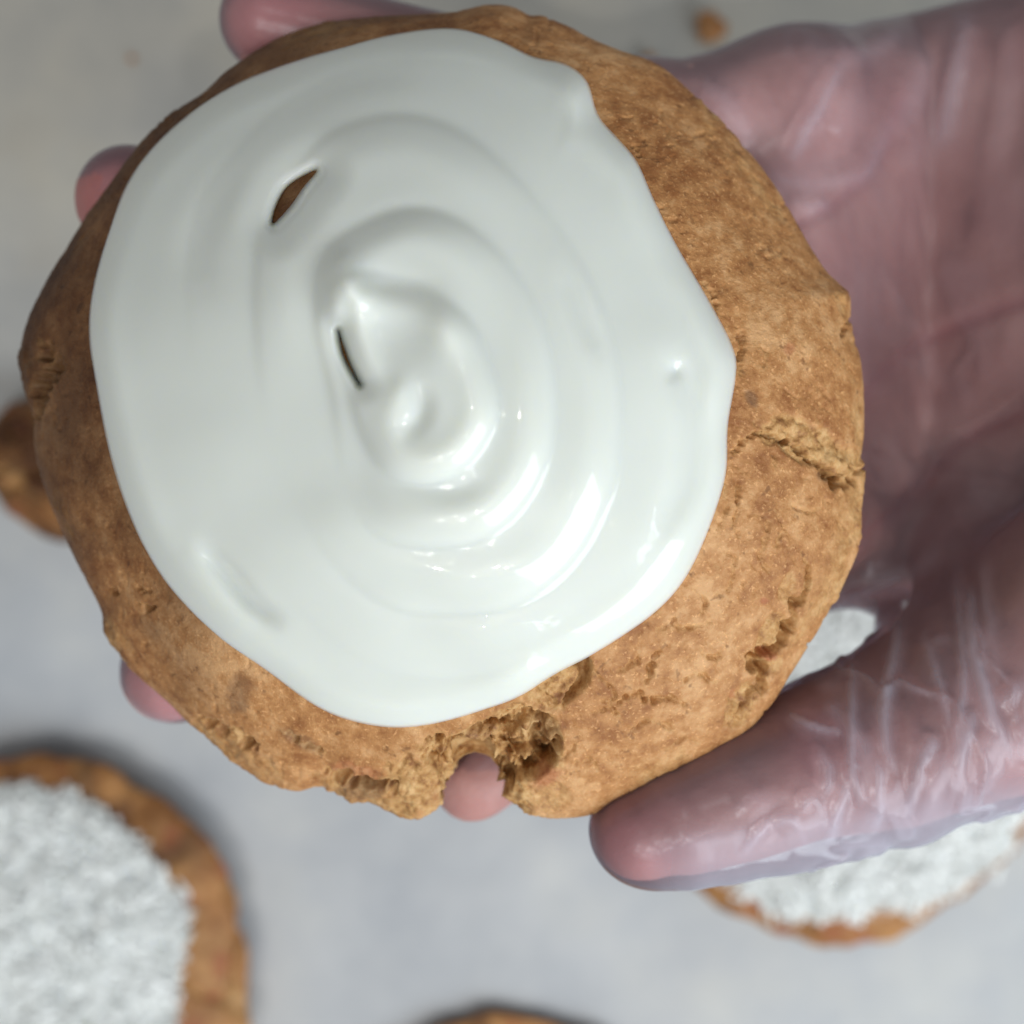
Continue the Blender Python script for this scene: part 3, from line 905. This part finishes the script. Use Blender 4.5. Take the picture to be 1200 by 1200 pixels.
def build_sdf_mesh(chains, k, voxel, grow=0.0):
    groups = []
    for ch, kk in chains:
        groups.append([(px_at(a[0], a[1], a[2]), px_at(b[0], b[1], b[2]), (a[3] - kk) * 0.001 + grow, (b[3] - kk) * 0.001 + grow)
                       for (a, b) in zip(ch[:-1], ch[1:])])
    caps = [c for g_ in groups for c in g_]
    allp = np.array([c[0] for c in caps] + [c[1] for c in caps])
    lo = allp.min(0) - 0.026; hi = allp.max(0) + 0.026
    dims = np.ceil((hi - lo) / voxel).astype(int)
    ax = [lo[i] + voxel * np.arange(dims[i]) for i in range(3)]
    S = np.full(tuple(dims), 1.0, np.float32)
    for g_ in groups:
        rm = max(max(c[2], c[3]) for c in g_)
        m = rm + k + 3 * voxel
        gl = np.min([np.minimum(c[0], c[1]) for c in g_], 0); gh = np.max([np.maximum(c[0], c[1]) for c in g_], 0)
        i0 = np.clip(((gl - m - lo) / voxel).astype(int), 0, None)
        i1 = np.minimum(((gh + m - lo) / voxel).astype(int) + 2, dims)
        sl = tuple(slice(i0[i], i1[i]) for i in range(3))
        X = ax[0][sl[0]].astype(np.float32)[:, None, None]
        Y = ax[1][sl[1]].astype(np.float32)[None, :, None]
        Z = ax[2][sl[2]].astype(np.float32)[None, None, :]
        s = None
        for pa, pb, ra, rb in g_:
            x = X - np.float32(pa[0]); y = Y - np.float32(pa[1]); z = Z - np.float32(pa[2])
            d = (pb - pa).astype(np.float32); L = np.float32(d @ d + 1e-12)
            t = np.clip((x * d[0] + y * d[1] + z * d[2]) / L, 0, 1)
            q_ = np.sqrt((x - t * d[0]) ** 2 + (y - t * d[1]) ** 2 + (z - t * d[2]) ** 2) - (np.float32(ra) + np.float32(rb - ra) * t)
            s = q_ if s is None else np.minimum(s, q_)
        C = S[sl]
        h = np.clip(0.5 + 0.5 * (C - s) / k, 0, 1).astype(np.float32)
        S[sl] = C * (1 - h) + s * h - k * h * (1 - h)
    g = vdb.FloatGrid(background=1.0)
    g.copyFromArray(S.astype(np.float32))
    pts, quads = g.convertToQuads(isovalue=0.0)
    return pts * voxel + lo, quads


def vert_normals(V, F):
    a, b, c, d = (V[F[:, i]] for i in range(4))
    fn = np.cross(c - a, d - b)
    n = np.zeros_like(V)
    for i in range(4):
        for j in range(3):
            n[:, j] += np.bincount(F[:, i], fn[:, j], len(V))
    n /= np.linalg.norm(n, axis=1, keepdims=True) + 1e-12
    return n


def to_px(V):
    d = H - V[:, 2]
    return 600 + V[:, 0] / (K * d) * 600, 600 - V[:, 1] / (K * d) * 600


PINKY = [(925, 125, .180, 10), (800, 146, .176, 9), (700, 135, .174, 8.4), (590, 100, .172, 7.6), (480, 70, .170, 7.1), (316, 26, .168, 6.8)]
RING = [(900, 290, .182, 10.5), (650, 300, .176, 9), (400, 270, .171, 8.2), (154, 234, .168, 7.3)]
MIDDLE = [(900, 440, .182, 10.8), (650, 560, .176, 9.2), (420, 680, .171, 8.4), (206, 784, .168, 7.4)]
INDEX = [(925, 618, .180, 10.8), (800, 700, .176, 9.2), (690, 800, .171, 8.0), (556, 908, .168, 6.1)]
PALM = []
for t_ in np.linspace(0, 1, 8):
    y0 = 120 + 500 * t_; y1 = 92 + 520 * t_; y2 = 85 + 460 * t_
    PALM.append([(925 - 25 * math.sin(math.pi * t_), y0, .180, 10), (1060, y1 + 5, .192 + .004 * math.sin(math.pi * t_), 11), (1250, y2 - 10, .184, 14), (1640, y2 + 30, .156, 18)])
PALM.append([(1640, 380, .170, 22), (1900, 350, .168, 24), (2400, 300, .165, 30)])
WEB = [(1150, 620, .180, 9), (1122, 735, .169, 7.0), (1140, 800, .163, 8)]
THUMB = [(752, 972, .1525, 6.6), (800, 950, .153, 7.9), (862, 925, .154, 8.8), (940, 898, .156, 9.6), (1040, 868, .158, 11.4), (1145, 815, .161, 14.0), (1225, 772, .161, 16),
         (1400, 650, .154, 18), (1640, 500, .164, 18)]


def build_hand():
    root = empty('person', px_at(1640, 420, .186), 'hand in a clear plastic glove holding the big iced cookie from underneath', 'person')
    V, F = build_sdf_mesh([(c, 0) for c in [PINKY, RING, MIDDLE, INDEX, THUMB, WEB]] + [(c, 1.3) for c in PALM], 0.0055, 0.0007)
    n = vert_normals(V, F)
    q = V * 1000
    V = V + n * ((0.35 * fbm(q / 14, 2, 5) + 0.06 * fbm(q / 2.5, 2, 6)) * 0.001)[:, None]
    if (n[np.argmax(V[:, 2])][2]) < 0:
        F = F[:, ::-1]
    px, py = to_px(V)
    flush = np.zeros(len(V))
    for (x, y, r) in ((720, 975, 90), (316, 26, 90), (150, 234, 90), (200, 790, 90), (955, 855, 60)):
        r *= 0.6
        flush = np.maximum(flush, 0.6 * np.exp(-0.5 * (((px - x) / r) ** 2 + ((py - y) / r) ** 2)))
    CR = np.zeros((N, N), np.float32)
    for pts, w, dp in [([(905, 262), (960, 250), (1020, 200), (1060, 120)], 6, 0.7), ([(960, 560), (1010, 470), (1080, 400), (1200, 350)], 7, 0.8),
                       ([(1000, 640), (1060, 590), (1120, 520), (1200, 480)], 7, 0.8), ([(880, 190), (900, 240), (930, 300)], 5, 0.4),
                       ([(925, 845), (950, 870), (960, 900)], 5, 0.35), ([(1040, 770), (1052, 820), (1050, 870)], 6, 0.5), ([(1060, 770), (1075, 815), (1072, 860)], 5, 0.4)]:
        D, Vv = dist_line(spline(pts, 8), w * 4)
        CR = np.maximum(CR, dp * np.exp(-0.5 * (D / w) ** 2))
    cz = np.where((px > 620) & (px < 1215) & (py > -15) & (py < 1215) & (n[:, 2] > 0.0), sample(CR, px, py), 0)
    V = V - n * (cz * 0.001)[:, None]
    flush = np.maximum(flush, 0.5 * cz)
    o = mesh_from('hand', V, F, MAT_SKIN, attrs={'flush': flush})
    attach(o, root)
    # glove: looser shell
    G = [(PINKY, 0), (RING, 0), (MIDDLE, 0), (INDEX, 0)] + [(c, 0.9) for c in PALM]
    # film hangs away from the thumb along its lower side and bridges the web
    THG = [(x_, y_ + 1, d_, r_ + 0.05 + 0.8 * float(smooth(800, 1000, x_))) for (x_, y_, d_, r_) in THUMB]
    slack = [(800, 985, .1545, 4.2), (850, 974, .156, 5.4), (960, 948, .158, 5.6), (1100, 893, .162, 6.0)]
    web = [(1010, 655, .180, 5), (1085, 698, .174, 4.2), (1092, 765, .167, 4)]
    V, F = build_sdf_mesh(G + [(THG, 0), (slack, 0), (web, 0), (WEB, 0)], 0.0075, 0.00045, grow=0.00015)
    n = vert_normals(V, F)
    if (n[np.argmax(V[:, 2])][2]) < 0:
        F = F[:, ::-1]; n = -n
    px, py = to_px(V)
    # folds pulled in the film, drawn along their run; the broad ones painted sheen
    FH = np.zeros((N, N), np.float32); FO = np.zeros((N, N), np.float32)
    folds = [
        ([(1066, 690), (1052, 740), (1040, 800), (1034, 850), (1044, 900)], 5, 1.1, .8), ([(1040, 800), (1026, 836)], 4, .7, .6),
        ([(1000, 770), (996, 850), (998, 910), (1012, 945)], 4, .9, .75), ([(1118, 660), (1126, 730), (1128, 800), (1120, 870), (1112, 930)], 5, .9, .55),
        ([(1136, 690), (1140, 760), (1158, 830), (1188, 895)], 6, 1.3, .8), ([(1082, 745), (1100, 800), (1116, 860)], 4, .7, .45),
        ([(1060, 960), (1072, 920), (1090, 870), (1084, 900)], 6, .9, .7), ([(1142, 832), (1128, 870), (1120, 930)], 6, 1.0, .8),
        ([(998, 910), (980, 950), (972, 985)], 5, .9, .8), ([(1028, 890), (1030, 940), (1022, 975)], 5, .9, .8), ([(925, 838), (950, 852), (990, 858)], 3.5, .7, .7),
        ([(900, 970), (925, 960), (945, 985)], 5, .7, .6), ([(870, 1000), (890, 975), (905, 960)], 4, .6, .6), ([(935, 950), (950, 935), (965, 960)], 4, .6, .5),
        ([(960, 880), (970, 905), (965, 930)], 4, .5, .5), ([(1170, 830), (1185, 810), (1200, 800)], 6, .7, .5), ([(1150, 930), (1170, 900), (1176, 870)], 5, .7, .6),
        ([(990, 68), (962, 120), (940, 160), (928, 190)], 9, 1.1, .45), ([(1132, 20), (1120, 80), (1108, 140), (1102, 170)], 12, 1.2, .45),
        ([(930, 240), (960, 215), (1010, 205), (1030, 170), (1050, 130)], 10, .9, .30), ([(900, 205), (935, 215), (975, 212)], 9, .6, .3), ([(1090, 60), (1070, 110), (1045, 160)], 14, .8, .22),
        ([(930, 235), (950, 242), (970, 238)], 8, .8, .35), ([(1180, 20), (1178, 120), (1160, 200)], 14, .8, .12), ([(1060, 30), (1020, 60), (980, 70)], 12, .8, .18),
        ([(820, 100), (850, 120), (880, 170)], 12, .8, .2), ([(990, 700), (1020, 690), (1062, 680)], 5, .6, .6), ([(975, 712), (1010, 706), (1045, 716)], 6, .5, .6),
        ([(1055, 690), (1075, 670), (1100, 640)], 6, .6, .35),         ([(1078, 968), (1096, 920), (1112, 880)], 15, .8, .42), ([(1150, 925), (1160, 880), (1168, 850)], 16, .9, .40), ([(1010, 975), (1030, 940), (1060, 925)], 14, .7, .35),
        ([(920, 985), (950, 965), (985, 965)], 13, .6, .34), ([(860, 950), (890, 935), (915, 940)], 13, .4, .2), ([(1190, 895), (1206, 850)], 18, .6, .35), ([(760, 1000), (820, 985), (880, 980)], 12, .2, .22),
        ([(880, 230), (930, 210), (990, 190)], 26, .5, .16), ([(1000, 100), (980, 160)], 24, .5, .14), ([(1050, 720), (1062, 700), (1068, 690)], 13, .3, .5),
        ([(1150, 640), (1156, 720), (1170, 800)], 8, .7, .25),
    ]
    for i, (pts, w, hgt, op) in enumerate(folds):
        if w < 8:
            w *= 1.45; op *= 0.82
        s = spline(pts, 8)
        s[1:-1] += np.random.default_rng(i).normal(0, 0.8, (len(s) - 2, 2))
        D, Vv = dist_line(s, w * 5.5, vals=np.sin(np.linspace(0.15, np.pi - 0.15, len(s))))
        pr = np.exp(-0.5 * (D / (w * 0.8)) ** 2) * Vv
        FH = np.maximum(FH, pr * hgt * 0.8); FO = np.maximum(FO, (0.72 * np.exp(-0.5 * (D / (w * 0.60)) ** 2) + 0.28 * np.exp(-0.5 * (D / (w * 1.8)) ** 2)) * Vv ** 0.6 * op)
    up = smooth(-0.1, 0.3, n[:, 2])
    inr = ((px > 640) & (px < 1215) & (py > -15) & (py < 1215))
    fh = np.where(inr, sample(FH, px, py), 0) * up
    fo = np.where(inr, sample(FO, px, py), 0) * up
    q = V * 1000
    loose = smooth(840, 960, px)
    # crinkles run across the thumb, ridged and uneven
    cr1 = 1 - np.abs(noise3(np.stack([q[:, 0] / 5.0 + 0.35 * q[:, 1] / 5.0, q[:, 1] / 14, q[:, 2] / 9], -1) + 0.35 * noise3(q / 5.0, 410)[:, None], 401))
    cr1 = smooth(0.55, 1.0, cr1 + 0.05 * noise3(q / 2.0, 402)) ** 2
    patch = smooth(0.0, 0.5, noise3(q / 11.0, 403) + 0.15)
    near_thumb = smooth(640, 760, py)
    cr = cr1 * patch * loose * (0.25 + 0.75 * near_thumb)
    waves = noise3(q / np.array([6.0, 11.0, 9.0]), 404)
    V = V + n * ((fh * 0.9 + 0.5 * cr + loose * 0.45 * waves) * 0.001)[:, None]
    hem = smooth(975, 1030, py + (px - 740) * 0.19 + 0 * px) * smooth(740, 840, px) * 0.62 * smooth(1240, 1200, px)
    fold_sheen = np.clip(np.maximum(fo, 0.34 * cr) + hem + loose * 0.06 * np.clip(waves, 0, 1), 0, 1)
    g = mesh_from('glove', V, F, MAT_GLOVE, attrs={'fold_sheen': fold_sheen})
    attach(g, root)


build_hand()
